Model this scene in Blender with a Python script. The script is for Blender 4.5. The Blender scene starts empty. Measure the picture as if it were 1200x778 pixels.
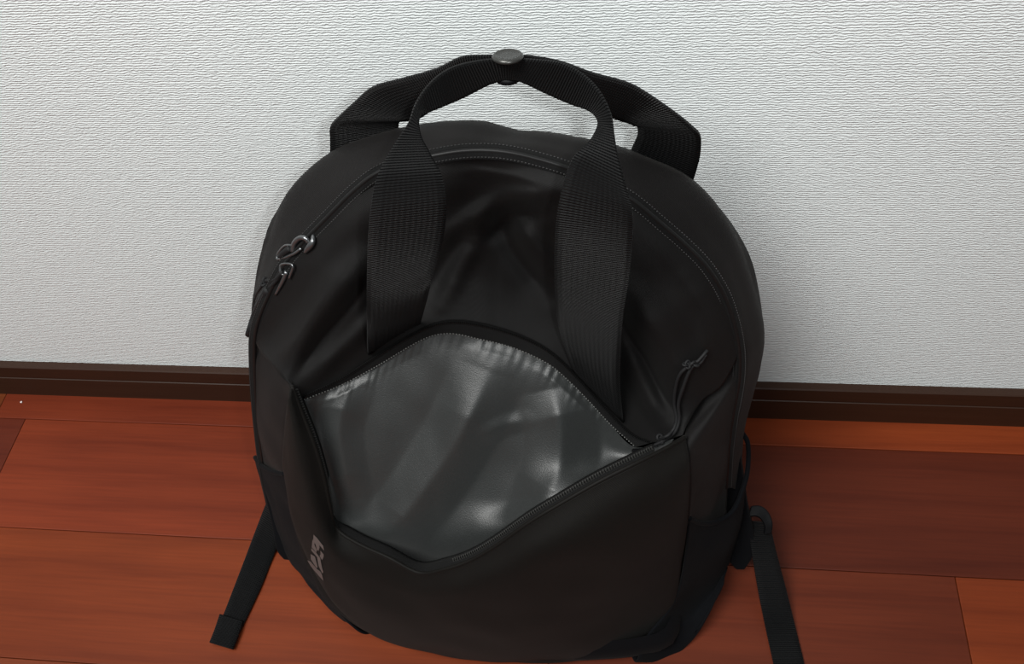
import bpy, bmesh, math, random
from mathutils import Vector, Matrix, noise
from mathutils.bvhtree import BVHTree

scene = bpy.context.scene
random.seed(4)

# ------------------------------------------------------------------ camera
S = 0.75                                   # room scale (metres per fitted unit)
F_PX = 1100.0
PITCH, YAW, ROLL = math.radians(52.22), math.radians(-12.092), math.radians(-8.377)
CAM = Vector((0.0, -0.63 * S, 0.9784 * S))
_f = Vector((math.sin(YAW) * math.cos(PITCH), math.cos(YAW) * math.cos(PITCH), -math.sin(PITCH)))
_r = Vector((math.cos(YAW), -math.sin(YAW), 0))
_u = _r.cross(_f)
RT = math.cos(ROLL) * _r + math.sin(ROLL) * _u
UP = -math.sin(ROLL) * _r + math.cos(ROLL) * _u
FW = _f
cd = bpy.data.cameras.new('camera')
cam = bpy.data.objects.new('camera', cd)
scene.collection.objects.link(cam)
cam.matrix_world = Matrix((
    (RT.x, UP.x, -FW.x, CAM.x), (RT.y, UP.y, -FW.y, CAM.y), (RT.z, UP.z, -FW.z, CAM.z), (0, 0, 0, 1)))
cd.sensor_width = 36.0
cd.lens = 36.0 * F_PX / 1200.0
cd.clip_start = 0.01
scene.camera = cam

# ------------------------------------------------------------------ light
world = bpy.data.worlds.new('world')
scene.world = world
world.use_nodes = True
bg = world.node_tree.nodes['Background']
bg.inputs[0].default_value = (0.93, 0.98, 1.0, 1)
bg.inputs[1].default_value = 0.20


def area(name, loc, target, size, power, col):
    ld = bpy.data.lights.new(name, 'AREA')
    ld.shape = 'DISK'
    ld.size = size
    ld.energy = power
    ld.color = col
    o = bpy.data.objects.new(name, ld)
    scene.collection.objects.link(o)
    o.location = loc
    o.rotation_euler = (Vector(target) - Vector(loc)).to_track_quat('-Z', 'Y').to_euler()
    return o


area('ceiling_lamp', (-0.80, -1.10, 2.3), (-0.1, -0.2, 0.1), 1.2, 78, (1.0, 0.995, 0.97))
area('camera_flash', CAM + RT * 0.04 + UP * 0.01, CAM + FW, 0.02, 1.25, (0.98, 1.0, 1.0))

vs = scene.view_settings
vs.view_transform = 'Standard'
vs.look = 'None'
vs.gamma = 1.0
vs.use_curve_mapping = False
vs.exposure = 0.0


# ------------------------------------------------------------------ helpers
def ray(px, py):
    return FW + RT * ((px - 600.0) / F_PX) - UP * ((py - 389.0) / F_PX)


def A(px, py, Y):                            # the photo point standing Y metres before the wall
    d = ray(px, py)
    return CAM + d * ((Y - CAM.y) / d.y)


def G(px, py, Z=0.0):                        # the photo point at height Z
    d = ray(px, py)
    return CAM + d * ((Z - CAM.z) / d.z)


def cr(p0, p1, p2, p3, t):
    return 0.5 * ((2 * p1) + (p2 - p0) * t + (2 * p0 - 5 * p1 + 4 * p2 - p3) * t * t
                  + (3 * p1 - p0 - 3 * p2 + p3) * t ** 3)


def spline(pts, n):
    """n points along a Catmull-Rom curve, even in arc length"""
    pts = [Vector(p) for p in pts]
    if len(pts) == 2:
        return [pts[0].lerp(pts[1], i / (n - 1)) for i in range(n)]
    ext = [2 * pts[0] - pts[1]] + pts + [2 * pts[-1] - pts[-2]]
    fine = []
    for i in range(len(pts) - 1):
        for k in range(12):
            fine.append(cr(ext[i], ext[i + 1], ext[i + 2], ext[i + 3], k / 12))
    fine.append(pts[-1])
    cum = [0.0]
    for a, b in zip(fine, fine[1:]):
        cum.append(cum[-1] + (b - a).length)
    out, j = [], 0
    for i in range(n):
        s = cum[-1] * i / (n - 1)
        while j < len(cum) - 2 and cum[j + 1] < s:
            j += 1
        seg = cum[j + 1] - cum[j]
        out.append(fine[j].lerp(fine[j + 1], (s - cum[j]) / seg if seg > 1e-9 else 0))
    return out


def column(pts, m):
    """m points through the control column, even in parameter"""
    if len(pts) == 2:
        return [pts[0].lerp(pts[1], i / (m - 1)) for i in range(m)]
    ext = [2 * pts[0] - pts[1]] + list(pts) + [2 * pts[-1] - pts[-2]]
    out = []
    for i in range(m):
        x = (len(pts) - 1) * i / (m - 1)
        k = min(int(x), len(pts) - 2)
        out.append(cr(ext[k], ext[k + 1], ext[k + 2], ext[k + 3], x - k))
    return out


FABRIC = []                                  # (verts, faces) of the bag's surfaces, to lay small parts on


def link(name, me, mat, parent=None, smooth=True):
    o = bpy.data.objects.new(name, me)
    scene.collection.objects.link(o)
    if mat:
        me.materials.append(mat)
    if smooth:
        for p in me.polygons:
            p.use_smooth = True
    if parent:
        o.parent = parent
    return o


def grid_mesh(name, g, mat, parent, thick=0.0, collide=False, closed=False):
    """g[v][u] grid of Vectors -> mesh with UVs in metres"""
    V, U = len(g), len(g[0])
    verts = [p for row in g for p in row]
    faces = [(v * U + u, v * U + u + 1, (v + 1) * U + u + 1, (v + 1) * U + u)
             for v in range(V - 1) for u in range(U - 1)]
    me = bpy.data.meshes.new(name)
    me.from_pydata([tuple(p) for p in verts], [], faces)
    uv = me.uv_layers.new(name='UVMap')
    mid = g[V // 2]
    su = [0.0]
    for a, b in zip(mid, mid[1:]):
        su.append(su[-1] + (b - a).length)
    um = U // 2
    sv = [0.0]
    for v in range(V - 1):
        sv.append(sv[-1] + (g[v + 1][um] - g[v][um]).length)
    for poly in me.polygons:
        for li, vi in zip(poly.loop_indices, poly.vertices):
            uv.data[li].uv = (su[vi % U], sv[vi // U])
    if collide:
        FABRIC.append((verts, faces))
    o = link(name, me, mat, parent)
    if thick:
        md = o.modifiers.new('thickness', 'SOLIDIFY')
        md.thickness = thick
        md.offset = 0
    return o


def world_row(row):
    return [p if isinstance(p, Vector) else A(*p) for p in row]


def loft(rows, nu, nv):
    R = [spline(world_row(r), nu) for r in rows]
    cols = [column([r[i] for r in R], nv) for i in range(nu)]
    return [[cols[u][v] for u in range(nu)] for v in range(nv)]


def rumple(g, amp, freq, seed=0, stretch=(1, 1, 1), edge=0.12):
    """fabric creases: push points along the normal, fading out at the seams"""
    V, U = len(g), len(g[0])
    out = []
    for v in range(V):
        row = []
        for u in range(U):
            p = g[v][u]
            du = g[v][min(u + 1, U - 1)] - g[v][max(u - 1, 0)]
            dv = g[min(v + 1, V - 1)][u] - g[max(v - 1, 0)][u]
            n = du.cross(dv)
            if n.length < 1e-12:
                row.append(p)
                continue
            n.normalize()
            if n.dot(CAM - p) < 0:
                n = -n
            a, b = u / (U - 1), v / (V - 1)
            w = min(1, a / edge, (1 - a) / edge, b / edge, (1 - b) / edge)
            w = max(0, w)
            q = Vector((p.x * stretch[0], p.y * stretch[1], p.z * stretch[2])) * freq
            q += Vector((seed * 7.3, seed * 3.1, seed * 1.7))
            h = noise.noise(q) + 0.45 * noise.noise(q * 2.1)
            row.append(p + n * (amp * h * w))
        out.append(row)
    return out


def seg_dist(p, pts):
    best, bi = 1e9, 0
    for i in range(len(pts) - 1):
        a, ab = pts[i], pts[i + 1] - pts[i]
        t = max(0.0, min(1.0, (p - a).dot(ab) / max(ab.length_squared, 1e-12)))
        d = (p - a - ab * t).length
        if d < best:
            best, bi = d, i + t
    return best, bi


def folds(g, ridges, edge=0.10, tent=False):
    """soft pleats: each ridge is a photo line, a half width in metres and a height"""
    polys = []
    flat = [p for row in g for p in row]
    V, U = len(g), len(g[0])
    fc = [(v * U + u, v * U + u + 1, (v + 1) * U + u + 1, (v + 1) * U + u) for v in range(V - 1) for u in range(U - 1)]
    tree = BVHTree.FromPolygons([tuple(p) for p in flat], fc)
    for line, wid, hgt in ridges:
        pts = []
        for (x, y) in line:
            hit = tree.ray_cast(CAM, ray(x, y).normalized())[0]
            if hit is not None:
                pts.append(hit)
        polys.append((spline(pts, 24), wid, hgt))
    out = []
    for v in range(V):
        row = []
        for u in range(U):
            p = g[v][u]
            n = (CAM - p).normalized()
            h = 0.0
            for pts, wid, hgt in polys:
                d = seg_dist(p, pts)
                fade = min(1.0, (d[1] + 3) / 8, (len(pts) - d[1] + 2) / 8)
                x = d[0] / wid
                if tent:
                    pr = 1 - math.sqrt(x * x + 0.012)
                    pr = 0.5 * (pr + math.sqrt(pr * pr + 0.006))
                    if x > 2:
                        pr = 0
                else:
                    pr = math.exp(-x * x)
                h += hgt * fade * pr
            b = min(1.0, v / (V * edge), (V - 1 - v) / (V * edge))
            row.append(p + n * h * b)
        out.append(row)
    return out


def ribbon(name, ea, eb, n, mat, parent, thick=0.0014, nv=5, sag=0.0):
    """webbing between two edge lines of photo points"""
    a, b = spline(world_row(ea), n), spline(world_row(eb), n)
    # pair by arc length
    g = [[a[i].lerp(b[i], k / (nv - 1)) for i in range(n)] for k in range(nv)]
    return grid_mesh(name, g, mat, parent, thick)


def tube_mesh(name, pts, rad, mat, parent, seg=8, n=None, closed=False):
    pts = [Vector(p) for p in pts]
    if n:
        pts = spline(pts, n)
    bm = bmesh.new()
    rings = []
    ref = None
    L = len(pts)
    for i, p in enumerate(pts):
        if closed:
            t = pts[(i + 1) % L] - pts[i - 1]
        else:
            t = pts[min(i + 1, L - 1)] - pts[max(i - 1, 0)]
        t.normalize()
        if ref is None:
            ref = t.orthogonal().normalized()
        ref = (ref - t * ref.dot(t)).normalized()
        bi = t.cross(ref)
        r = rad(i / (L - 1)) if callable(rad) else rad
        rings.append([bm.verts.new(p + (ref * math.cos(k * 2 * math.pi / seg) + bi * math.sin(k * 2 * math.pi / seg)) * r)
                      for k in range(seg)])
    for i in range(L if closed else L - 1):
        a, b = rings[i], rings[(i + 1) % L]
        for k in range(seg):
            bm.faces.new((a[k], a[(k + 1) % seg], b[(k + 1) % seg], b[k]))
    if not closed:
        bm.faces.new(rings[0][::-1])
        bm.faces.new(rings[-1])
    me = bpy.data.meshes.new(name)
    bm.to_mesh(me)
    bm.free()
    return link(name, me, mat, parent)


def box_mesh(name, lo, hi, mat, parent=None, bevel=0.0, seg=2):
    bm = bmesh.new()
    bmesh.ops.create_cube(bm, size=1)
    lo, hi = Vector(lo), Vector(hi)
    for v in bm.verts:
        v.co = Vector(((lo.x + hi.x) / 2 + v.co.x * (hi.x - lo.x), (lo.y + hi.y) / 2 + v.co.y * (hi.y - lo.y),
                       (lo.z + hi.z) / 2 + v.co.z * (hi.z - lo.z)))
    if bevel:
        bmesh.ops.bevel(bm, geom=bm.edges[:], offset=bevel, segments=seg, affect='EDGES', profile=0.5)
    me = bpy.data.meshes.new(name)
    bm.to_mesh(me)
    bm.free()
    return link(name, me, mat, parent, smooth=False)


# ------------------------------------------------------------------ materials
def nodes(name):
    m = bpy.data.materials.new(name)
    m.use_nodes = True
    nt = m.node_tree
    return m, nt, nt.nodes['Principled BSDF'], (lambda t: nt.nodes.new(t)), nt.links.new


def mapped(nt, N, Lk, coord, scale, rot=(0, 0, 0)):
    tc = N('ShaderNodeTexCoord')
    mp = N('ShaderNodeMapping')
    mp.inputs['Scale'].default_value = scale
    mp.inputs['Rotation'].default_value = rot
    Lk(tc.outputs[coord], mp.inputs['Vector'])
    return mp.outputs['Vector']


def mix_col(N, Lk, fac, a, b):
    mx = N('ShaderNodeMix')
    mx.data_type = 'RGBA'
    Lk(fac, mx.inputs[0])
    for sock, v in ((mx.inputs[6], a), (mx.inputs[7], b)):
        if isinstance(v, tuple):
            sock.default_value = v
        else:
            Lk(v, sock)
    return mx.outputs[2]


def ramp(N, Lk, fac, stops):
    r = N('ShaderNodeValToRGB')
    while len(r.color_ramp.elements) < len(stops):
        r.color_ramp.elements.new(0.5)
    for e, (p, c) in zip(r.color_ramp.elements, stops):
        e.position = p
        e.color = c
    Lk(fac, r.inputs[0])
    return r.outputs[0]


def bump(N, Lk, bsdf, height, strength, dist):
    b = N('ShaderNodeBump')
    b.inputs['Strength'].default_value = strength
    b.inputs['Distance'].default_value = dist
    Lk(height, b.inputs['Height'])
    Lk(b.outputs[0], bsdf.inputs['Normal'])


def noise_tex(N, Lk, vec, scale, detail=3, rough=0.5):
    n = N('ShaderNodeTexNoise')
    n.inputs['Scale'].default_value = scale
    n.inputs['Detail'].default_value = detail
    n.inputs['Roughness'].default_value = rough
    Lk(vec, n.inputs['Vector'])
    return n.outputs['Fac']


def math_node(N, Lk, op, a, b):
    m = N('ShaderNodeMath')
    m.operation = op
    for s, v in ((m.inputs[0], a), (m.inputs[1], b)):
        if isinstance(v, (int, float)):
            s.default_value = v
        else:
            Lk(v, s)
    return m.outputs[0]


def cloth(name, col, rough=0.62, sheen=0.25, weave=1700, wstr=0.35, col2=None, crease=0.0, spec=0.35):
    m, nt, b, N, Lk = nodes(name)
    uv = mapped(nt, N, Lk, 'UV', (1, 1, 1))
    ob = mapped(nt, N, Lk, 'Object', (1, 1, 1))
    big = noise_tex(N, Lk, ob, 22, 3)
    c2 = col2 or tuple(c * 1.35 for c in col)
    grain = noise_tex(N, Lk, ob, 1300, 2, 0.7)
    f = math_node(N, Lk, 'ADD', math_node(N, Lk, 'MULTIPLY', big, 0.5), math_node(N, Lk, 'MULTIPLY', math_node(N, Lk, 'SUBTRACT', grain, 0.35), 1.6))
    base = mix_col(N, Lk, f, (*[c * 0.6 for c in col], 1), (*[c * 1.2 for c in c2], 1))
    Lk(base, b.inputs['Base Color'])
    b.inputs['Roughness'].default_value = rough
    b.inputs['Specular IOR Level'].default_value = spec
    b.inputs['Sheen Weight'].default_value = sheen
    b.inputs['Sheen Roughness'].default_value = 0.45
    b.inputs['Sheen Tint'].default_value = (0.8, 0.78, 0.75, 1)
    ws = []
    for d in ('X', 'Y'):
        w = N('ShaderNodeTexWave')
        w.bands_direction = d
        w.inputs['Scale'].default_value = weave / 3.3
        w.inputs['Distortion'].default_value = 0.6
        Lk(uv, w.inputs['Vector'])
        ws.append(w.outputs['Fac'])
    h = math_node(N, Lk, 'ADD', ws[0], ws[1])
    if crease:
        cr_ = noise_tex(N, Lk, ob, 30, 3, 0.55)
        h = math_node(N, Lk, 'ADD', h, math_node(N, Lk, 'MULTIPLY', cr_, crease))
    bump(N, Lk, b, h, wstr, 0.0003)
    return m


def webbing(name, col, pitch=0.0013):
    m, nt, b, N, Lk = nodes(name)
    uv = mapped(nt, N, Lk, 'UV', (1, 1, 1))
    w = N('ShaderNodeTexWave')
    w.bands_direction = 'X'
    w.inputs['Scale'].default_value = 0.3142 / pitch
    w.inputs['Distortion'].default_value = 0.35
    w.inputs['Detail'].default_value = 1
    w.inputs['Detail Scale'].default_value = 2.5
    Lk(uv, w.inputs['Vector'])
    y = N('ShaderNodeTexWave')
    y.bands_direction = 'Y'
    y.inputs['Scale'].default_value = 0.3142 / (pitch * 0.75)
    y.inputs['Distortion'].default_value = 1.0
    Lk(uv, y.inputs['Vector'])
    h = math_node(N, Lk, 'ADD', w.outputs['Fac'], math_node(N, Lk, 'MULTIPLY', y.outputs['Fac'], 0.14))
    b.inputs['Base Color'].default_value = (*col, 1)
    b.inputs['Roughness'].default_value = 0.5
    b.inputs['Specular IOR Level'].default_value = 0.14
    b.inputs['Sheen Weight'].default_value = 0.02
    bump(N, Lk, b, h, 1.0, 0.0010)
    return m


def plain(name, col, rough=0.4, metal=0.0, spec=0.5):
    m, nt, b, N, Lk = nodes(name)
    ob = mapped(nt, N, Lk, 'Object', (1, 1, 1))
    n = noise_tex(N, Lk, ob, 260, 2)
    Lk(mix_col(N, Lk, n, (*[c * 0.85 for c in col], 1), (*[c * 1.15 for c in col], 1)), b.inputs['Base Color'])
    b.inputs['Roughness'].default_value = rough
    b.inputs['Metallic'].default_value = metal
    b.inputs['Specular IOR Level'].default_value = spec
    return m


def wall_material():
    m, nt, b, N, Lk = nodes('embossed_vinyl_wallpaper')
    ob = mapped(nt, N, Lk, 'Object', (1, 1, 1))
    # wavering horizontal threads
    warp = N('ShaderNodeTexNoise')
    warp.inputs['Scale'].default_value = 1.0
    warp.inputs['Detail'].default_value = 3
    wv = mapped(nt, N, Lk, 'Object', (230, 230, 300))
    Lk(wv, warp.inputs['Vector'])
    sep = N('ShaderNodeSeparateXYZ')
    Lk(ob, sep.inputs[0])
    z = math_node(N, Lk, 'ADD', sep.outputs['Z'], math_node(N, Lk, 'MULTIPLY', warp.outputs['Fac'], 0.0032))
    s = math_node(N, Lk, 'SINE', math_node(N, Lk, 'MULTIPLY', z, 2 * math.pi / 0.0018), 0.0)
    fine = noise_tex(N, Lk, mapped(nt, N, Lk, 'Object', (260, 260, 700)), 1.0, 3, 0.6)
    lumps = noise_tex(N, Lk, mapped(nt, N, Lk, 'Object', (90, 90, 160)), 1.0, 2)
    h = math_node(N, Lk, 'ADD', math_node(N, Lk, 'MULTIPLY', s, 0.5), math_node(N, Lk, 'MULTIPLY', fine, 1.6))
    h = math_node(N, Lk, 'ADD', h, math_node(N, Lk, 'MULTIPLY', lumps, 1.0))
    bump(N, Lk, b, h, 0.85, 0.00035)
    big = noise_tex(N, Lk, ob, 3.0, 2)
    Lk(mix_col(N, Lk, big, (0.65, 0.69, 0.69, 1), (0.69, 0.725, 0.725, 1)), b.inputs['Base Color'])
    b.inputs['Roughness'].default_value = 0.6
    b.inputs['Specular IOR Level'].default_value = 0.3
    return m


def plank_material():
    m, nt, b, N, Lk = nodes('reddish_varnished_wood')
    oi = N('ShaderNodeObjectInfo')
    tc = N('ShaderNodeTexCoord')
    off = N('ShaderNodeVectorMath')
    off.operation = 'ADD'
    Lk(tc.outputs['Object'], off.inputs[0])
    sc = N('ShaderNodeVectorMath')
    sc.operation = 'SCALE'
    comb = N('ShaderNodeCombineXYZ')
    for i in range(3):
        Lk(oi.outputs['Random'], comb.inputs[i])
    Lk(comb.outputs[0], sc.inputs[0])
    sc.inputs['Scale'].default_value = 9.0
    Lk(sc.outputs[0], off.inputs[1])

    def mp(scale):
        x = N('ShaderNodeMapping')
        x.inputs['Scale'].default_value = scale
        Lk(off.outputs[0], x.inputs['Vector'])
        return x.outputs['Vector']
    # flowing figure
    w = N('ShaderNodeTexWave')
    w.bands_direction = 'Y'
    w.inputs['Scale'].default_value = 2.6
    w.inputs['Distortion'].default_value = 5.5
    w.inputs['Detail'].default_value = 3
    w.inputs['Detail Scale'].default_value = 1.2
    w.inputs['Detail Roughness'].default_value = 0.55
    Lk(mp((0.8, 4.0, 1)), w.inputs['Vector'])
    figure = ramp(N, Lk, w.outputs['Fac'], [(0.0, (0.88, 0.85, 0.84, 1)), (0.10, (0.96, 0.95, 0.95, 1)), (0.5, (1.0, 1.0, 1.0, 1)), (1.0, (1.04, 1.05, 1.05, 1))])
    fib = noise_tex(N, Lk, mp((14, 420, 1)), 1.0, 4, 0.6)
    fibre = ramp(N, Lk, fib, [(0.3, (0.86, 0.84, 0.83, 1)), (0.7, (1.08, 1.08, 1.08, 1))])
    cloud = noise_tex(N, Lk, mp((3.5, 11, 1)), 1.0, 2)
    clouds = ramp(N, Lk, cloud, [(0.3, (0.80, 0.76, 0.75, 1)), (0.7, (1.14, 1.16, 1.15, 1))])
    col = oi.outputs['Color']
    for t in (figure, fibre, clouds):
        mm = N('ShaderNodeMix')
        mm.data_type = 'RGBA'
        mm.blend_type = 'MULTIPLY'
        mm.inputs[0].default_value = 1.0
        Lk(col, mm.inputs[6])
        Lk(t, mm.inputs[7])
        col = mm.outputs[2]
    Lk(col, b.inputs['Base Color'])
    b.inputs['Roughness'].default_value = 0.5
    b.inputs['Specular IOR Level'].default_value = 0.16
    bump(N, Lk, b, fib, 0.08, 0.0004)
    return m


M_WALL = wall_material()
M_PLANK = plank_material()
M_GAP = plain('dark_joint', (0.03, 0.012, 0.007), 0.9)


def skirting_material():
    m, nt, b, N, Lk = nodes('dark_brown_skirting')
    v = mapped(nt, N, Lk, 'Object', (9, 120, 260))
    n = noise_tex(N, Lk, v, 1.0, 4)
    Lk(mix_col(N, Lk, n, (0.021, 0.0080, 0.0036, 1), (0.034, 0.0145, 0.0075, 1)), b.inputs['Base Color'])
    b.inputs['Roughness'].default_value = 0.45
    b.inputs['Specular IOR Level'].default_value = 0.3
    return m


M_SKIRT = skirting_material()
M_NYLON = cloth('black_nylon', (0.0042, 0.0037, 0.0037), 0.65, 0.03, crease=1.2, spec=0.15)
M_PANEL = cloth('black_smooth_nylon', (0.0036, 0.0034, 0.0034), 0.6, 0.02, crease=2.0, spec=0.17)
M_POCKET = cloth('black_brown_nylon', (0.0030, 0.0026, 0.0021), 0.65, 0.025, crease=1.0, spec=0.13)
M_STRETCH = cloth('blue_black_stretch_fabric', (0.0015, 0.0018, 0.0026), 0.85, 0.015, spec=0.1)
M_WEB = webbing('black_ribbed_webbing', (0.0013, 0.0014, 0.0016))
M_STRAP = webbing('black_strap_webbing', (0.0016, 0.0018, 0.0022), 0.0016)
M_TAPE = cloth('black_zipper_tape', (0.0030, 0.0030, 0.0031), 0.75, 0.02, spec=0.15, weave=2600, wstr=0.5)
M_COIL = plain('dark_coil', (0.005, 0.005, 0.005), 0.5, spec=0.25)
M_TEETH = plain('black_coil', (0.035, 0.035, 0.033), 0.35, spec=0.8)
M_METAL = plain('gunmetal', (0.15, 0.155, 0.16), 0.3, 0.85)
M_CORD = plain('black_cord', (0.005, 0.005, 0.0055), 0.7, spec=0.3)
M_PLASTIC = plain('black_plastic', (0.003, 0.003, 0.0035), 0.5, spec=0.12)
M_SNAP = plain('dark_grey_snap_metal', (0.055, 0.055, 0.052), 0.32, 0.7)
M_PRINT = plain('grey_brown_print', (0.085, 0.068, 0.063), 0.6)
M_LINT = plain('white_lint', (0.7, 0.62, 0.6), 0.9)
M_STITCH = plain('black_thread', (0.020, 0.020, 0.020), 0.6)
M_THREAD = plain('grey_thread', (0.11, 0.11, 0.105), 0.7)


def lining_material():
    m, nt, b, N, Lk = nodes('grey_satin_lining')
    uv = mapped(nt, N, Lk, 'UV', (1, 1, 1))
    ob = mapped(nt, N, Lk, 'Object', (1, 1, 1))
    n = noise_tex(N, Lk, ob, 1500, 2)
    Lk(mix_col(N, Lk, n, (0.007, 0.0079, 0.0078, 1), (0.020, 0.0226, 0.0222, 1)), b.inputs['Base Color'])
    b.inputs['Roughness'].default_value = 0.47
    b.inputs['Specular IOR Level'].default_value = 0.62
    b.inputs['Sheen Weight'].default_value = 0.1
    bump(N, Lk, b, n, 0.5, 0.0004)
    return m


M_LINING = lining_material()


# ------------------------------------------------------------------ the setting
def structure(o, label=None, cat=None):
    o['kind'] = 'structure'
    if label:
        o['label'] = label
        o['category'] = cat
    return o


wall = box_mesh('wall_back', (-2.2, 0, -0.02), (2.2, 0.1, 2.5), M_WALL)
structure(wall, 'white embossed vinyl wallpaper wall behind the black backpack', 'wall')

# skirting: stepped profile extruded along the wall
BH, BT = 0.0632 * S, 0.0102 * S
prof = [(0.0, -0.002), (-BT, -0.002), (-BT, BH * 0.60), (-BT + 0.0007, BH * 0.612), (-BT + 0.0007, BH * 0.640), (-BT + 0.0001, BH * 0.655),
        (-BT, BH - 0.0010), (-BT + 0.0010, BH), (0.0, BH)]
bm = bmesh.new()
ra = [bm.verts.new((-2.2, y, z)) for y, z in prof]
rb = [bm.verts.new((2.2, y, z)) for y, z in prof]
for i in range(len(prof) - 1):
    bm.faces.new((ra[i], rb[i], rb[i + 1], ra[i + 1]))
bm.faces.new((ra[-1], rb[-1], rb[0], ra[0]))
bm.faces.new(ra)
bm.faces.new(rb[::-1])
bmesh.ops.recalc_face_normals(bm, faces=bm.faces[:])
me = bpy.data.meshes.new('baseboard_back')
bm.to_mesh(me)
bm.free()
structure(link('baseboard_back', me, M_SKIRT, smooth=False), 'dark brown grooved wooden baseboard along the white wall', 'baseboard')

floor = box_mesh('floor', (-2.2, -2.2, -0.03), (2.2, 0.0, -0.012), M_GAP)
structure(floor, 'reddish brown varnished plank floor under the backpack', 'floor')
W = 0.1515 * S
C0 = 0.0473 * S
JOINTS = {                                # plank ends along the wall, row by row from the wall
    0: [-2.2, -1.22, -0.62, -0.08, 0.52, 1.12, 1.66, 2.2],
    1: [-2.2, -1.66, -1.09, -0.783 * S, -0.03, 0.62, 1.2, 2.2],
    2: [-2.2, -1.40, -0.66, -0.06, 0.341 * S, 0.86, 1.5, 2.2],
    3: [-2.2, -1.55, -0.95, -0.42, 0.12, 0.66, 1.3, 2.2],
}
for r in range(4, 19):
    x, JOINTS[r] = -2.2 + 0.55 * random.random(), [-2.2]
    while x < 2.0:
        if x - JOINTS[r][-1] > 0.2:
            JOINTS[r].append(x)
        x += 0.5 + 0.12 * random.random()
    JOINTS[r].append(2.2)
TONE = {
    (0, 2): (0.1196, 0.0189, 0.0061), (0, 3): (0.1488, 0.0258, 0.0065),
    (1, 2): (0.0854, 0.0142, 0.0055), (1, 3): (0.1350, 0.0215, 0.0064), (1, 4): (0.0620, 0.0105, 0.0038),
    (2, 2): (0.1430, 0.0255, 0.0058), (2, 3): (0.0850, 0.0150, 0.0048), (2, 4): (0.1500, 0.0260, 0.0052),
}
edges = [0.0] + [-(C0 + k * W) for k in range(0, 19)]
for row in range(len(edges) - 1):
    y1, y0 = edges[row], edges[row + 1]
    js = JOINTS[row]
    for k in range(len(js) - 1):
        a, c = js[k], js[k + 1]
        t = TONE.get((row, k), (0.11 + 0.03 * random.random(), 0.023 + 0.006 * random.random(), 0.007))
        g = 0.00022
        o = box_mesh('plank', (-(c - a) / 2 + g, -(y1 - y0) / 2 + g, -0.012), ((c - a) / 2 - g, (y1 - y0) / 2 - g, 0.0), M_PLANK, floor, 0.0006, 2)
        o.location = ((a + c) / 2, (y0 + y1) / 2, 0)
        o.color = (*t, 1)

# ------------------------------------------------------------------ the backpack
bag = bpy.data.objects.new('backpack', None)
scene.collection.objects.link(bag)
bag['label'] = 'black nylon backpack with open front pocket standing against the wall'
bag['category'] = 'backpack'

SIL = [(312, 590, -.118), (303, 545, -.115), (298, 480, -.110), (294, 420, -.104), (295, 385, -.100), (299, 345, -.097), (305, 310, -.094), (316, 270, -.090),
       (335, 232, -.086), (360, 202, -.083), (390, 179, -.081), (430, 163, -.080), (470, 151, -.079), (505, 145, -.079), (545, 143, -.079),
       (575, 146, -.079), (605, 154, -.079), (640, 156, -.079), (680, 162, -.079), (720, 173, -.080), (760, 188, -.081), (800, 205, -.083),
       (830, 230, -.086), (855, 262, -.089), (875, 300, -.093), (888, 345, -.097), (895, 390, -.101), (892, 420, -.104), (884, 455, -.108), (873, 495, -.113), (868, 540, -.116), (868, 575, -.118)]
ZIP = [(318, 590, -.140), (309, 545, -.138), (302, 480, -.135), (299, 425, -.131), (301, 385, -.128), (316, 345, -.125), (333, 312, -.122), (355, 285, -.119), (385, 254, -.116),
       (415, 224, -.113), (443, 203, -.111), (475, 191, -.109), (509, 183, -.108), (540, 178, -.107), (571, 177, -.107), (600, 180, -.107), (630, 187, -.107),
       (660, 196, -.108), (700, 212, -.109), (740, 234, -.111), (774, 262, -.114), (804, 288, -.117), (828, 313, -.120), (848, 345, -.123),
       (860, 380, -.127), (866, 415, -.131), (865, 450, -.135), (858, 490, -.139), (853, 530, -.142), (851, 570, -.144)]


def shift(row, dx=0, dy=0, dY=0):
    return [(a + dx, b + dy, c + dY) for a, b, c in row]


def toward(row, cx, cy, k, dY=0):
    return [(a + (cx - a) * k, b + (cy - b) * k, c + dY) for a, b, c in row]


sil_w = world_row(SIL)
zip_w = world_row(ZIP)
NU = 110
sw, zw = spline(sil_w, NU), spline(zip_w, NU)
# rear gusset: back edge (tucked under), silhouette, crown, zipper
back = [p + (p - CAM).normalized() * 0.034 + Vector((0, 0, -0.006)) for p in sw]
cx0 = sum((p.x for p in sw), 0) / NU
back = [Vector((p.x + (cx0 - p.x) * 0.03, min(p.y, -0.022), max(p.z, 0.004))) for p in back]
g = []
for u in range(NU):
    b0, s0, z0 = back[u], sw[u], zw[u]
    mid = s0.lerp(z0, 0.5)
    mid = mid + (CAM - mid).normalized() * 0.004
    col = column([b0, s0, mid, z0], 22)
    g.append(col)
g = [[g[u][v] for u in range(NU)] for v in range(22)]
g = rumple(g, 0.0022, 16, 1, edge=0.2)
grid_mesh('rear_gusset', g, M_NYLON, bag, 0.001, collide=True)

# back panel: flat padded face towards the wall
bottom_back = spline([Vector((-0.235, -0.075, 0.012)), Vector((-0.10, -0.07, 0.008)), Vector((0.045, -0.075, 0.012))], NU)
gp = [[back[u].lerp(bottom_back[u], t) for u in range(NU)] for t in [i / 11 for i in range(12)]]
grid_mesh('back_panel', gp, M_STRETCH, bag, 0.002)

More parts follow.
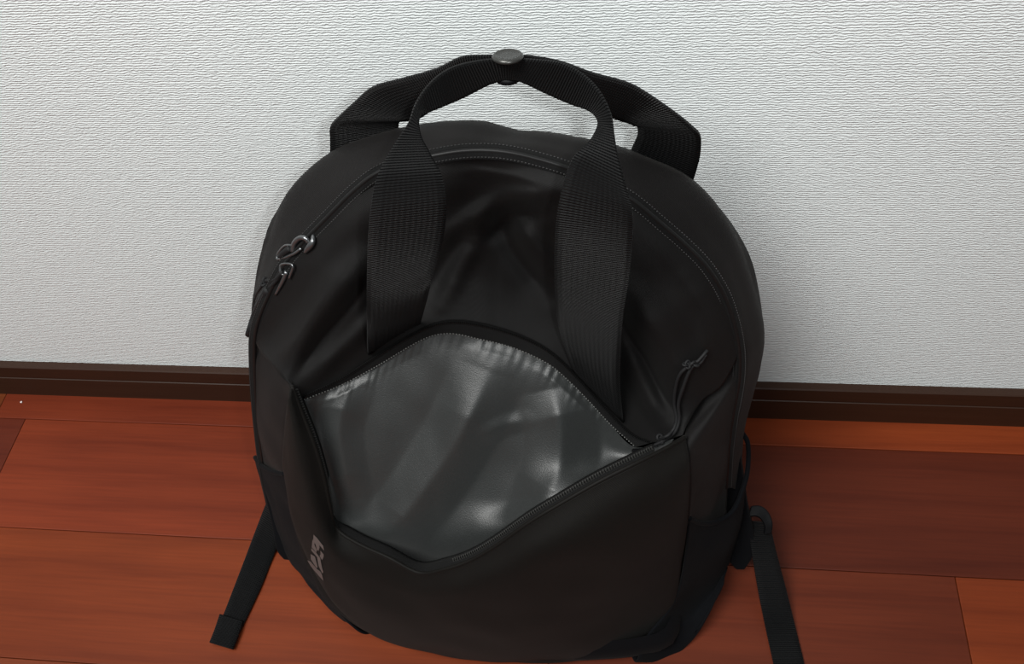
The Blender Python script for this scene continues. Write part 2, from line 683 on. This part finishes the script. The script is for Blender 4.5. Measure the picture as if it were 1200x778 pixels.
# main zipper: raised cover tape along the arch, with a stitched line on each side
def strip_along(center, side, lift, name, mat, parent, w):
    """band of width w centred on a world curve; side = list of cross directions"""
    g = []
    for k, (s, h) in enumerate([(-0.5, 0), (-0.25, 0.8), (0, 1), (0.25, 0.8), (0.5, 0)]):
        g.append([c + d * (s * w) + n * (lift * h) for c, (d, n) in zip(center, side)])
    return grid_mesh(name, g, mat, parent)


def frames(curve):
    out = []
    L = len(curve)
    for i, p in enumerate(curve):
        t = (curve[min(i + 1, L - 1)] - curve[max(i - 1, 0)]).normalized()
        v = (CAM + Vector((0, 0, 0.25)) - p).normalized()
        d = t.cross(v).normalized()
        out.append((d, d.cross(t).normalized()))
    return out


zc = spline(zip_w, 200)
zf = frames(zc)
zf = [(d, n if n.dot(CAM - c) > 0 else -n) for (d, n), c in zip(zf, zc)]
mz = strip_along(zc, zf, 0.0016, 'main_zipper', M_TAPE, bag, 0.0085)
strip_along([c + n * 0.0012 for c, (d, n) in zip(zc, zf)], zf, 0.0012, 'zipper_coil', M_COIL, mz, 0.0028)


def stitches(name, pts, normals, dirs, length, width, mat, parent, step=1):
    """a row of tiny thread stitches, one joined part"""
    verts, faces = [], []
    for i in range(0, len(pts) - 1, step):
        p = pts[i]
        t = (pts[i + 1] - p).normalized()
        d = t.cross(normals[i]).normalized()
        n = normals[i]
        k = len(verts)
        a = p - t * length / 2
        c = p + t * length / 2
        for e, s, h in ((a, -1, 0), (a, 1, 0), (c, 1, 0), (c, -1, 0)):
            verts.append(e + d * (s * width / 2) + n * h)
        m = (a + c) / 2 + n * width * 0.7
        verts.append(m)
        faces += [(k, k + 1, k + 4), (k + 1, k + 2, k + 4), (k + 2, k + 3, k + 4), (k + 3, k, k + 4)]
    me = bpy.data.meshes.new(name)
    me.from_pydata([tuple(v) for v in verts], [], faces)
    o = link(name, me, mat, parent, smooth=False)
    o['kind'] = 'stuff'
    return o


for side in (-1, 1):
    row = spline([c + d * (0.0036 * side) + n * 0.0012 for c, (d, n) in zip(zc, zf)], 420)
    stitches('stitching', row, [(CAM - p).normalized() for p in row], None, 0.0011, 0.0005, M_STITCH, mz)

# front panel, sagging between the zipper and the pocket opening
TAPE = [(342, 452, -.168), (357, 464, -.166), (400, 443, -.153), (440, 417, -.142), (480, 393, -.134), (510, 379, -.130), (540, 376, -.129), (580, 383, -.130),
        (620, 397, -.132), (650, 415, -.136), (680, 445, -.142), (710, 478, -.150), (740, 508, -.159), (765, 518, -.165), (800, 510, -.167)]
F0 = [(300, 400, -.129)] + ZIP[4:26]
F1 = [(306, 412, -.139), (325, 385, -.135), (350, 345, -.133), (385, 300, -.129), (425, 262, -.124), (470, 235, -.118), (520, 218, -.112), (560, 207, -.106), (600, 212, -.108),
      (640, 232, -.112), (690, 250, -.117), (735, 275, -.121), (775, 305, -.125), (808, 345, -.129), (832, 385, -.134), (842, 420, -.139), (845, 452, -.143)]
F2 = [(318, 426, -.153), (345, 400, -.150), (380, 360, -.143), (425, 318, -.133), (470, 285, -.119), (520, 265, -.109), (560, 258, -.104), (590, 262, -.102), (620, 282, -.107),
      (660, 310, -.114), (700, 325, -.122), (740, 340, -.130), (775, 370, -.139), (800, 405, -.144), (815, 435, -.148), (822, 470, -.152)]
F3 = [(330, 441, -.163), (352, 428, -.158), (385, 400, -.146), (428, 362, -.134), (470, 340, -.122), (520, 322, -.113), (560, 318, -.109), (600, 330, -.111), (640, 352, -.117),
      (680, 380, -.125), (720, 395, -.132), (748, 425, -.139), (770, 455, -.148), (790, 478, -.156), (808, 492, -.160)]
fp = rumple(loft([F0, F1, F2, F3, TAPE], 150, 90), 0.0030, 24, 5, stretch=(1.0, 1.0, 0.6), edge=0.16)
fp = folds(fp, [
    ([(660, 222), (612, 228), (565, 248), (525, 275)], 0.0075, 0.009),
    ([(640, 245), (600, 255), (560, 285)], 0.006, -0.007),
    ([(572, 262), (547, 300), (517, 355)], 0.006, 0.006),
    ([(545, 262), (527, 300), (500, 350)], 0.006, -0.004),
    ([(588, 255), (600, 290), (640, 345)], 0.007, -0.006),
    ([(610, 262), (632, 295), (652, 330)], 0.007, 0.006),
    ([(430, 330), (395, 375), (362, 418), (345, 442)], 0.0045, -0.005),
    ([(425, 300), (385, 345), (350, 400), (335, 430)], 0.008, 0.006),
    ([(440, 365), (410, 400), (370, 440)], 0.006, 0.005),
    ([(725, 365), (752, 415), (775, 460), (792, 485)], 0.0045, -0.005),
    ([(745, 350), (772, 400), (800, 450)], 0.009, 0.006),
    ([(735, 410), (752, 450), (775, 495)], 0.006, 0.005),
    ([(545, 200), (590, 205), (640, 212)], 0.004, 0.003),
    ([(805, 330), (825, 370), (832, 420)], 0.008, 0.004),
], 0.06)
grid_mesh('front_panel', fp, M_PANEL, bag, 0.001, collide=True)

# sides of the body between zipper and pockets
LS = [
    [(298, 398, -.124), (316, 412, -.140), (340, 430, -.150)],
    [(299, 425, -.131), (318, 438, -.150), (342, 452, -.168)],
    [(299, 455, -.133), (318, 462, -.155), (345, 475, -.173)],
    [(301, 490, -.135), (316, 497, -.158), (341, 512, -.176)],
    [(306, 530, -.137), (318, 540, -.158), (342, 552, -.179)],
    [(314, 575, -.139), (326, 585, -.158), (352, 598, -.184)],
]
grid_mesh('side_panel', rumple(loft(LS, 24, 40), 0.002, 22, 2), M_NYLON, bag, 0.001, collide=True)
RS = [
    [(864, 405, -.124), (838, 440, -.138), (808, 488, -.148)],
    [(866, 430, -.130), (838, 465, -.146), (803, 508, -.164)],
    [(865, 452, -.135), (838, 485, -.156), (806, 525, -.174)],
    [(859, 490, -.139), (836, 520, -.160), (808, 550, -.180)],
    [(854, 530, -.142), (834, 565, -.163), (808, 582, -.184)],
    [(852, 570, -.144), (832, 604, -.165), (806, 612, -.187)],
    [(850, 625, -.147), (828, 640, -.166), (803, 648, -.190)],
]
grid_mesh('side_panel', rumple(loft(RS, 24, 40), 0.002, 22, 3), M_NYLON, bag, 0.001, collide=True)
# right rear side, from zipper end to the silhouette is part of the gusset already

# front pocket
LIP = [(342, 452, -.170), (353, 482, -.178), (368, 520, -.188), (380, 560, -.198), (387, 595, -.206), (394, 619, -.211), (420, 637, -.219), (455, 653, -.227), (491, 671, -.234),
       (520, 667, -.235), (550, 657, -.233), (580, 640, -.229), (620, 612, -.222), (660, 588, -.214), (700, 565, -.205), (740, 545, -.195), (775, 528, -.183), (803, 512, -.170)]
PF1 = [(338, 470, -.178), (348, 520, -.192), (362, 575, -.206), (376, 618, -.216), (400, 655, -.226), (440, 684, -.236), (490, 700, -.243), (540, 697, -.246), (590, 680, -.243), (640, 655, -.236),
       (690, 632, -.227), (740, 606, -.214), (780, 580, -.200), (808, 550, -.184)]
PF2 = [(334, 510, -.179), (341, 560, -.194), (352, 605, -.206), (368, 645, -.217), (395, 687, -.230), (440, 718, -.243), (500, 738, -.250), (560, 740, -.252), (620, 728, -.247), (680, 712, -.236),
       (740, 682, -.221), (785, 645, -.205), (806, 600, -.190)]
PF3 = [(333, 550, -.178), (341, 595, -.192), (351, 632, -.203), (366, 668, -.214), (395, 712, -.231), (440, 744, -.242), (500, 762, -.247), (560, 772, -.249), (630, 773, -.245), (700, 768, -.234),
       (755, 745, -.218), (788, 704, -.204), (800, 650, -.192)]


def drop(p, dz, dy):
    q = p + Vector((0, dy, dz))
    q.z = max(q.z, 0.0015)
    return q


pf3w = world_row(PF3)
PF4 = [drop(p, -0.03, 0.012) for p in pf3w]
pf = rumple(loft([LIP, PF1, PF2, PF3, PF4], 150, 60), 0.0020, 15, 8, edge=0.1)
pocket = grid_mesh('front_pocket', pf, M_POCKET, bag, 0.0012, collide=True)

# hem of the pocket mouth: a rolled edge
lipw = spline(world_row(LIP), 160)
tube_mesh('pocket_hem', lipw, 0.0014, M_POCKET, pocket, 8)

# lining seen in the open mouth
SEAM = [(350, 462, -.1685), (357, 468, -.167), (400, 451, -.154), (440, 430, -.144), (480, 406, -.136), (505, 394, -.132), (530, 391, -.131), (560, 397, -.132),
        (600, 407, -.134), (640, 425, -.139), (665, 445, -.143), (690, 470, -.149), (715, 497, -.156), (745, 524, -.165), (790, 514, -.168)]
L1 = [(354, 474, -.172), (378, 495, -.169), (420, 480, -.161), (465, 455, -.152), (505, 440, -.147), (540, 440, -.146), (580, 448, -.148), (620, 465, -.151),
      (660, 490, -.156), (695, 515, -.161), (735, 535, -.168), (785, 520, -.171)]
L2 = [(364, 505, -.180), (390, 545, -.183), (425, 535, -.178), (465, 520, -.172), (505, 510, -.168), (540, 512, -.168), (580, 518, -.169), (620, 528, -.172),
      (660, 545, -.175), (695, 550, -.178), (730, 548, -.179), (772, 530, -.178)]
L3 = [(378, 552, -.193), (398, 592, -.197), (428, 590, -.195), (465, 585, -.192), (505, 580, -.190), (545, 582, -.191), (585, 585, -.192), (625, 580, -.193),
      (660, 575, -.193), (700, 566, -.192), (735, 553, -.188), (760, 538, -.181)]
L4 = [(384, 590, -.201), (402, 625, -.207), (430, 632, -.209), (465, 640, -.211), (505, 645, -.212), (545, 640, -.212), (585, 628, -.211), (620, 612, -.208), (655, 594, -.204),
      (695, 575, -.198), (725, 560, -.192), (750, 545, -.185)]
L5 = [p + Vector((0, -0.004, -0.06)) for p in world_row(L4)]
lin = loft([SEAM, L1, L2, L3, L4, L5], 240, 110)
lin = rumple(lin, 0.0022, 22, 12, stretch=(1.3, 1.0, 0.5), edge=0.08)


lin = folds(lin, [
    ([(580, 396), (574, 435), (555, 480), (524, 535), (484, 592), (440, 640)], 0.024, 0.0150),
    ([(622, 414), (647, 455), (658, 505), (654, 555), (628, 605)], 0.025, 0.0160),
    ([(410, 450), (398, 495), (402, 540), (412, 585)], 0.017, 0.0110),
    ([(560, 514), (590, 499), (614, 492)], 0.008, 0.0030),
], 0.06, True)
# gathers where the lining is sewn to the tape
for v in range(len(lin)):
    wv = math.exp(-(v / 9.0) ** 2)
    if wv > 0.01:
        for u in range(len(lin[0])):
            k = 0.5 + noise.noise(Vector((u * 0.11, 0, 3.0)))
            lin[v][u] = lin[v][u] + (CAM - lin[v][u]).normalized() * (0.0006 * wv * k * math.sin(u * 1.15 + 2 * noise.noise(Vector((u * 0.05, 1, 0)))))
lin_o = grid_mesh('pocket_lining', lin, M_LINING, pocket, 0.0, collide=True)

lin_o['label'] = 'grey satin lining inside the open front pocket'

# upper zipper tape of the pocket
ta, tb = spline(world_row(TAPE[1:14]), 150), spline(world_row(SEAM[1:14]), 150)
gt = []
for k in range(5):
    t = k / 4
    gt.append([a.lerp(b, t) + (CAM - a).normalized() * (0.0022 + 0.0006 * math.sin(math.pi * t)) for a, b in zip(ta, tb)])
tape = grid_mesh('pocket_zipper_tape', gt, M_TAPE, pocket)
tn = [(CAM - a).normalized() for a in tb]
sm = spline([b + n * 0.0026 for b, n in zip(tb, tn)], 130)
stitches('stitching', sm, [(CAM - a).normalized() for a in sm], None, 0.0009, 0.0006, M_THREAD, tape)
co = spline([a.lerp(b, 0.12) + n * 0.003 for a, b, n in zip(ta, tb, tn)], 210)
stitches('zipper_teeth', co, [(CAM - a).normalized() for a in co], None, 0.0010, 0.0018, M_COIL, tape)

# lower zipper tape inside the lip
low = lipw[3:-10]
gl = []
for k in range(4):
    t = k / 3
    row = []
    for i, p in enumerate(low):
        n = Vector((-0.12, 0.9, -0.38)).normalized()
        row.append(p + n * (0.0105 * t) + Vector((0, 0, 0.001 * math.sin(math.pi * t))))
    gl.append(row)
tape2 = grid_mesh('pocket_zipper_tape', gl, M_TAPE, pocket, 0.0006)
co = spline([(p + Vector((-0.12, 0.9, -0.38)).normalized() * 0.0048 + Vector((0, 0, 0.0024))) for p in low], 210)
for part in (co[:62], co[118:]):              # the fold of the mouth hides the teeth in the middle
    stitches('zipper_teeth', part, [(CAM - a).normalized() for a in part], None, 0.0012, 0.0024, M_TEETH, tape2)

# lower side pockets of stretch fabric
RP = [
    [(807, 607, -.186), (822, 613, -.176), (840, 611, -.166), (860, 597, -.154), (873, 565, -.138)],
    [(803, 650, -.194), (822, 655, -.186), (840, 648, -.176), (856, 634, -.164), (868, 610, -.148)],
    [(790, 704, -.205), (808, 705, -.197), (826, 694, -.187), (842, 676, -.174), (855, 655, -.158)],
    [(757, 747, -.224), (783, 745, -.217), (808, 733, -.208), (829, 712, -.196), (849, 674, -.172)],
    [(745, 775, -.234), (780, 774, -.228), (806, 753, -.216), (826, 722, -.201), (846, 684, -.178)],
]
rpw = [world_row(r) for r in RP]
rpw.append([drop(p, -0.03, 0.02) + Vector((-0.008, 0, 0)) for p in rpw[-1]])
rp = rumple(loft(rpw, 40, 50), 0.0022, 20, 9)
sp = grid_mesh('side_pocket', rp, M_STRETCH, bag, 0.0015, collide=True)
tube_mesh('pocket_binding', spline(world_row(RP[0]) + [A(877, 540, -.128), A(876, 518, -.120), A(869, 506, -.114)], 50), 0.0018, M_STRETCH, sp, 8)
LP = [
    [(299, 536, -.122), (306, 545, -.140), (318, 552, -.160), (335, 556, -.176)],
    [(303, 552, -.124), (312, 572, -.142), (326, 588, -.162), (343, 598, -.188)],
    [(312, 578, -.128), (320, 606, -.147), (334, 628, -.172), (354, 640, -.201)],
    [(322, 612, -.138), (333, 640, -.160), (346, 656, -.184), (368, 672, -.211)],
    [(336, 648, -.162), (346, 662, -.174), (361, 677, -.194), (396, 714, -.228)],
    [(345, 657, -.170), (360, 672, -.184), (380, 702, -.208), (427, 742, -.238)],
]
lpw = [world_row(r) for r in LP]
lpw.append([drop(p, -0.03, 0.02) + Vector((0.008, 0, 0)) for p in lpw[-1]])
sp2 = grid_mesh('side_pocket', rumple(loft(lpw, 40, 60), 0.0022, 20, 11), M_STRETCH, bag, 0.0015, collide=True)
tube_mesh('pocket_binding', spline(world_row(LP[0]), 30), 0.0018, M_STRETCH, sp2, 8)

# base: rounded tray standing on the floor
foot = [G(350, 672, .03), G(380, 705, .03), G(430, 742, .03), G(500, 762, .03), G(570, 772, .03), G(640, 773, .03), G(700, 772, .03), G(770, 765, .03), G(806, 745, .03),
        Vector((0.055, -0.16, .03)), Vector((0.052, -0.09, .03)), Vector((-0.10, -0.075, .03)), Vector((-0.245, -0.09, .03)), Vector((-0.252, -0.15, .03))]
ring = spline(foot + [foot[0]], 90)[:-1]
cen = sum(ring, Vector()) / len(ring)
bm = bmesh.new()
lay = []
for z, k in ((0.040, 0.90), (0.03, 0.94), (0.018, 0.95), (0.008, 0.93), (0.001, 0.88), (0.0005, 0.5)):
    lay.append([bm.verts.new((cen.x + (p.x - cen.x) * k, cen.y + (p.y - cen.y) * k, z)) for p in ring])
for a, b in zip(lay, lay[1:]):
    for i in range(len(ring)):
        j = (i + 1) % len(ring)
        bm.faces.new((a[i], a[j], b[j], b[i]))
bm.faces.new(lay[-1])
me = bpy.data.meshes.new('base')
bm.to_mesh(me)
bm.free()
link('base', me, M_STRETCH, bag)

# ------------------------------------------------------------------ surface to lay small parts on
vv, ff = [], []
for vs_, fs_ in FABRIC:
    k = len(vv)
    vv += vs_
    ff += [tuple(i + k for i in f) for f in fs_]
BVH = BVHTree.FromPolygons([tuple(v) for v in vv], ff)


def on(px, py, lift=0.002):
    d = ray(px, py).normalized()
    hit, n, idx, dist = BVH.ray_cast(CAM, d)
    if hit is None:
        return A(px, py, -0.11)
    return hit - d * lift


# ------------------------------------------------------------------ carrying handles
HN = 110
front_a = [on(431, 415, .003), (430, 372, -.166), (430, 335, -.172), (431, 290, -.174), (434, 250, -.171), (440, 213, -.163), (452, 186, -.153), (466, 163, -.143), (479, 143, -.134), (486, 124, -.127),
           (497, 106, -.121), (512, 90, -.116), (532, 78, -.112), (562, 71, -.109), (595, 69, -.108), (628, 70, -.109), (658, 74, -.112), (684, 88, -.117),
           (702, 107, -.124), (714, 130, -.131), (719, 150, -.137), (723, 178, -.147), (733, 217, -.158), (741, 248, -.165), (741, 280, -.168), (737, 327, -.167), (731, 365, -.163), (728, 405, -.158), (727, 450, -.155), on(731, 495, .004)]
front_b = [on(488, 392, .003), (500, 350, -.160), (509, 315, -.164), (519, 280, -.165), (523, 240, -.162), (518, 207, -.155), (506, 184, -.147), (495, 164, -.139), (491, 150, -.134), (492, 137, -.129),
           (505, 130, -.122), (522, 123, -.117), (545, 113, -.113), (575, 98, -.109), (595, 94, -.108), (612, 96, -.109), (640, 109, -.112), (668, 121, -.116),
           (690, 129, -.122), (699, 138, -.129), (700, 148, -.135), (690, 166, -.145), (670, 188, -.154), (657, 228, -.161), (651, 270, -.163), (650, 315, -.158), (651, 345, -.152), (654, 375, -.146), (660, 402, -.140), on(672, 434, .004)]


def handle(name, ea, eb, n, nv, parent, mat):
    """edges given as matching pairs"""
    a, b = world_row(ea), world_row(eb)
    mid = [(x + y) / 2 for x, y in zip(a, b)]
    half = [(x - y) / 2 for x, y in zip(a, b)]

    def fine(p):
        ext = [2 * p[0] - p[1]] + p + [2 * p[-1] - p[-2]]
        out = []
        for i in range(n):
            x = (len(p) - 1) * i / (n - 1)
            k = min(int(x), len(p) - 2)
            out.append(cr(ext[k], ext[k + 1], ext[k + 2], ext[k + 3], x - k))
        return out
    m, h = fine(mid), fine(half)
    g = [[m[i] + h[i] * (2 * k / (nv - 1) - 1) for i in range(n)] for k in range(nv)]
    return grid_mesh(name, g, mat, parent, 0.0016)


fh = handle('front_handle', front_a, front_b, 240, 9, bag, M_WEB)

rear_a = [(387, 200, -.074), (387, 178, -.076), (387, 161, -.077), (387, 149, -.078), (396, 138, -.082), (415, 120, -.085), (437, 102, -.088), (475, 91, -.092), (510, 81, -.096), (540, 67, -.1), (570, 65, -.102), (597, 65, -.103),
          (625, 66, -.102), (660, 73, -.1), (693, 85, -.097), (733, 96, -.092), (755, 107, -.090), (790, 131, -.086), (812, 149, -.083), (821, 160, -.080), (821, 178, -.078), (818, 192, -.077), (813, 209, -.076), (806, 228, -.074)]
rear_b = [(466, 182, -.074), (466, 160, -.076), (467, 149, -.077), (468, 142, -.078), (474, 141, -.083), (482, 140, -.087), (492, 138, -.09), (508, 128, -.094), (528, 118, -.097), (552, 104, -.1), (575, 96, -.102), (597, 92, -.103),
          (620, 97, -.102), (645, 108, -.1), (675, 122, -.097), (705, 133, -.093), (722, 139, -.090), (735, 143, -.087), (743, 146, -.083), (747, 148, -.080), (747, 158, -.078), (744, 166, -.077), (739, 177, -.076), (733, 195, -.074)]
handle('rear_handle', rear_a, rear_b, 240, 9, bag, M_WEB)


def lathe(name, center, axis, prof, mat, parent, seg=40):
    axis = axis.normalized()
    e1 = axis.orthogonal().normalized()
    e2 = axis.cross(e1)
    bm = bmesh.new()
    rings = [[bm.verts.new(center + axis * h + (e1 * math.cos(k * 2 * math.pi / seg) + e2 * math.sin(k * 2 * math.pi / seg)) * r)
              for k in range(seg)] for r, h in prof]
    for a, b in zip(rings, rings[1:]):
        for k in range(seg):
            bm.faces.new((a[k], a[(k + 1) % seg], b[(k + 1) % seg], b[k]))
    bm.faces.new(rings[0][::-1])
    bm.faces.new(rings[-1])
    bmesh.ops.recalc_face_normals(bm, faces=bm.faces[:])
    me = bpy.data.meshes.new(name)
    bm.to_mesh(me)
    bm.free()
    return link(name, me, mat, parent)


sc_ = A(595, 68, -.1085)
ax = Vector((0.0, -0.10, 1.0))
ax = Vector((0.02, 0.22, 1.0))
sn = lathe('snap_button', sc_, ax, [(0.0058, -0.0006), (0.0072, -0.0001), (0.0075, 0.0007), (0.0070, 0.0015), (0.0062, 0.0020), (0.0057, 0.0020), (0.0054, 0.0017), (0.0030, 0.0016), (0.0004, 0.0016)], M_SNAP, bag)
sn['label'] = 'round dark grey metal snap joining the two handles'
lathe('snap_socket', A(595, 91, -.1035), ax, [(0.0050, 0.0020), (0.0062, 0.0008), (0.0062, -0.0006), (0.0054, -0.0016), (0.004, -0.0020), (0.0004, -0.0020)], M_PLASTIC, sn)

# ------------------------------------------------------------------ zipper pullers and cords
p1 = tube_mesh('zipper_puller', [on(353, 291, .004), on(343, 298, .0045), on(326, 304, .004), on(326, 297, .005), on(334, 288, .005), on(344, 288, .005)], 0.0008, M_METAL, bag, 8, 30)
tube_mesh('slider_bridge', [on(343, 294, .003), on(345, 285, .006), on(351, 279, .007), on(358, 279, .006), on(362, 284, .003)], 0.0016, M_METAL, p1, 8, 20)
tube_mesh('slider_body', [on(367, 275, .002), on(366, 284, .004), on(357, 296, .003)], lambda t: 0.0009 + 0.0010 * math.sin(math.pi * t), M_METAL, p1, 8, 14)
tube_mesh('pull_tab', [on(340, 291, .006), on(334, 295, .006), on(329, 300, .005)], 0.0019, M_CORD, p1, 8, 12)
p2 = tube_mesh('zipper_puller', [on(333, 322, .003), on(329, 320, .004), on(330, 310, .005), on(343, 311, .005), on(339, 326, .003)], 0.0008, M_METAL, bag, 8, 30)
tube_mesh('slider_body', [on(336, 318, .002), on(331, 330, .0025), on(323, 345, .002)], lambda t: 0.0015 - 0.0007 * t, M_METAL, p2, 8, 14)


def knot(name, c, size, mat, parent, seed):
    pts = []
    for k in range(26):
        a = k / 26 * 2 * math.pi
        q = Vector((math.sin(a) + 2 * math.sin(2 * a), math.cos(a) - 2 * math.cos(2 * a), -math.sin(3 * a))) * (size / 3.4)
        pts.append(c + Matrix.Rotation(seed, 3, 'X') @ Matrix.Rotation(seed * 1.7, 3, 'Z') @ q)
    return tube_mesh(name, pts, size * 0.26, mat, parent, 7, closed=True)


tube_mesh('pull_cord', [on(331, 318, .004), on(322, 328, .004), on(312, 329, .004), on(307, 335, .004), on(300, 347, .004), on(298, 362, .003)], 0.0011, M_CORD, p2, 8, 26)
tube_mesh('pull_cord', [on(329, 322, .003), on(319, 334, .004), on(309, 342, .004), on(302, 352, .004), on(299, 364, .003)], 0.0011, M_CORD, p2, 8, 26)
knot('cord_knot', on(311, 331, .004), 0.0034, M_CORD, p2, 0.6)
tube_mesh('pull_end', [on(315, 338, .003), on(308, 350, .0035), on(300, 366, .0035), A(294, 383, -.118), A(291, 392, -.118)], lambda t: 0.0030 - 0.0008 * t, M_CORD, p2, 8, 20)

p3 = tube_mesh('zipper_puller', [on(765, 522, .004), on(755, 521, .0045), on(746, 522, .0045), on(744, 529, .004), on(747, 534, .004), on(756, 534, .003)], 0.0007, M_METAL, bag, 8, 24)
tube_mesh('slider_body', [on(742, 528, .003), on(750, 529, .0045), on(762, 526, .003)], lambda t: 0.0014 + 0.0006 * math.sin(math.pi * t), M_PLASTIC, p3, 8, 12)
knot('cord_knot', on(775, 514, .004), 0.0036, M_CORD, p3, 1.1)
tube_mesh('pull_cord', [on(766, 519, .004), on(776, 514, .004), on(788, 505, .004), on(793, 491, .004), on(790, 473, .005), on(792, 453, .005), on(797, 438, .004), on(808, 428, .004), on(818, 423, .004), on(829, 410, .003)], 0.00105, M_CORD, p3, 8, 50)
tube_mesh('pull_cord', [on(766, 522, .004), on(780, 515, .004), on(791, 506, .004), on(796, 491, .004), on(795, 473, .005), on(801, 453, .005), on(807, 437, .004), on(813, 428, .004), on(821, 425, .003), on(827, 415, .003)], 0.00105, M_CORD, p3, 8, 50)
knot('cord_knot', on(812, 427, .004), 0.0036, M_CORD, p3, 2.0)
knot('cord_knot', on(805, 427, .004), 0.0028, M_CORD, p3, 0.3)


# printed mark on the pocket
def decal(name, polys, mat, parent, lift=0.0011):
    verts, faces = [], []
    for poly in polys:
        k = len(verts)
        for (x, y) in poly:
            d = ray(x, y).normalized()
            hit, n, _i, _d = BVH.ray_cast(CAM, d)
            verts.append(tuple(hit + (n if n.dot(d) < 0 else -n) * lift))
        faces.append(tuple(range(k, k + len(poly))))
    me = bpy.data.meshes.new(name)
    me.from_pydata(verts, [], faces)
    return link(name, me, mat, parent, smooth=False)


def lg(x, y):
    return (355 + x / 11.97, 615 + y / 11.97)


marks = [
    [(165, 120), (215, 170), (235, 265), (195, 262), (160, 205)],
    [(215, 170), (300, 280), (310, 345), (262, 285), (235, 265)],
    [(150, 190), (180, 235), (178, 265), (212, 340), (205, 375), (140, 300)],
    [(195, 262), (240, 265), (250, 300), (235, 350), (212, 335)],
    [(262, 345), (307, 400), (306, 435), (285, 480), (250, 420), (262, 400)],
    [(135, 310), (200, 372), (260, 450), (268, 505), (200, 420), (135, 345)],
    [(125, 395), (185, 430), (225, 580), (205, 590), (130, 470)],
    [(210, 410), (268, 505), (285, 590), (302, 640), (290, 672), (255, 600), (235, 560)],
    [(80, 485), (130, 505), (210, 600), (262, 640), (285, 690), (305, 772), (230, 690), (130, 570)],
]
decal('logo_print', [[lg(*q) for q in p] for p in marks], M_PRINT, pocket)['label'] = 'grey printed wordmark on the pocket'

# ------------------------------------------------------------------ shoulder straps at the back, with adjusting straps
# right: padded tab, buckle and loose strap
def pad(name, ea, eb, n, mat, parent, thick):
    o = ribbon(name, ea, eb, n, mat, parent, thick, 7)
    md = o.modifiers.new('round', 'BEVEL')
    md.width = thick * 0.45
    md.segments = 3
    return o


rs = pad('shoulder_strap', [G(866, 520, .135), G(872, 560, .105), G(876, 590, .080), G(883, 622, .052), G(882, 648, .030), G(872, 665, .016)],
         [G(840, 520, .130), G(842, 560, .100), G(845, 590, .075), G(846, 622, .048), G(850, 648, .028), G(862, 665, .016)], 40, M_STRETCH, bag, 0.006)
bk = pad('strap_buckle', [G(880, 593, .068), G(891, 593, .068), G(900, 600, .066), G(905, 612, .062), G(904, 624, .056)],
         [G(876, 606, .066), G(886, 605, .066), G(892, 609, .064), G(896, 617, .060), G(895, 626, .055)], 24, M_PLASTIC, rs, 0.004)
ribbon('adjusting_strap', [G(902, 612, .055), G(908, 640, .042), G(921, 690, .018), G(932, 735, .0040), G(945, 790, .0022), G(956, 850, .0022)],
       [G(878, 610, .055), G(880, 640, .043), G(888, 690, .019), G(897, 735, .0042), G(909, 790, .0022), G(921, 850, .0022)], 60, M_STRAP, rs, 0.0014)

ls = pad('shoulder_strap', [G(303, 520, .120), G(307, 555, .092), G(313, 585, .068), G(320, 615, .045), G(325, 642, .024), G(334, 653, .014)],
         [G(330, 520, .118), G(335, 560, .088), G(342, 590, .064), G(348, 620, .042), G(352, 645, .022), G(347, 656, .014)], 40, M_STRETCH, bag, 0.006)
st = ribbon('adjusting_strap', [G(321, 566, .030), G(316, 580, .020), G(299, 624, .0035), G(280, 674, .0022), G(260, 726, .0022), G(249, 754, .0022)],
            [G(346, 590, .030), G(341, 600, .020), G(323, 645, .0035), G(305, 690, .0022), G(284, 735, .0022), G(273, 760, .0022)], 60, M_STRAP, ls, 0.0014)
ribbon('folded_strap_end', [G(258, 720, .0042), G(252, 738, .0046), G(246, 753, .0040)], [G(285, 728, .0042), G(279, 746, .0046), G(273, 761, .0040)], 16, M_STRAP, st, 0.0026)

# ------------------------------------------------------------------ a white speck on the floor
bm = bmesh.new()
bmesh.ops.create_icosphere(bm, subdivisions=2, radius=0.0011)
for v in bm.verts:
    v.co *= 1 + 0.35 * noise.noise(v.co * 1500)
    v.co.z *= 0.6
me = bpy.data.meshes.new('lint_speck')
bm.to_mesh(me)
bm.free()
lint = link('lint_speck', me, M_LINT)
lint.location = G(25, 471, 0.0007)
lint['label'] = 'tiny white lint speck on the floor plank beside the baseboard'
lint['category'] = 'lint'
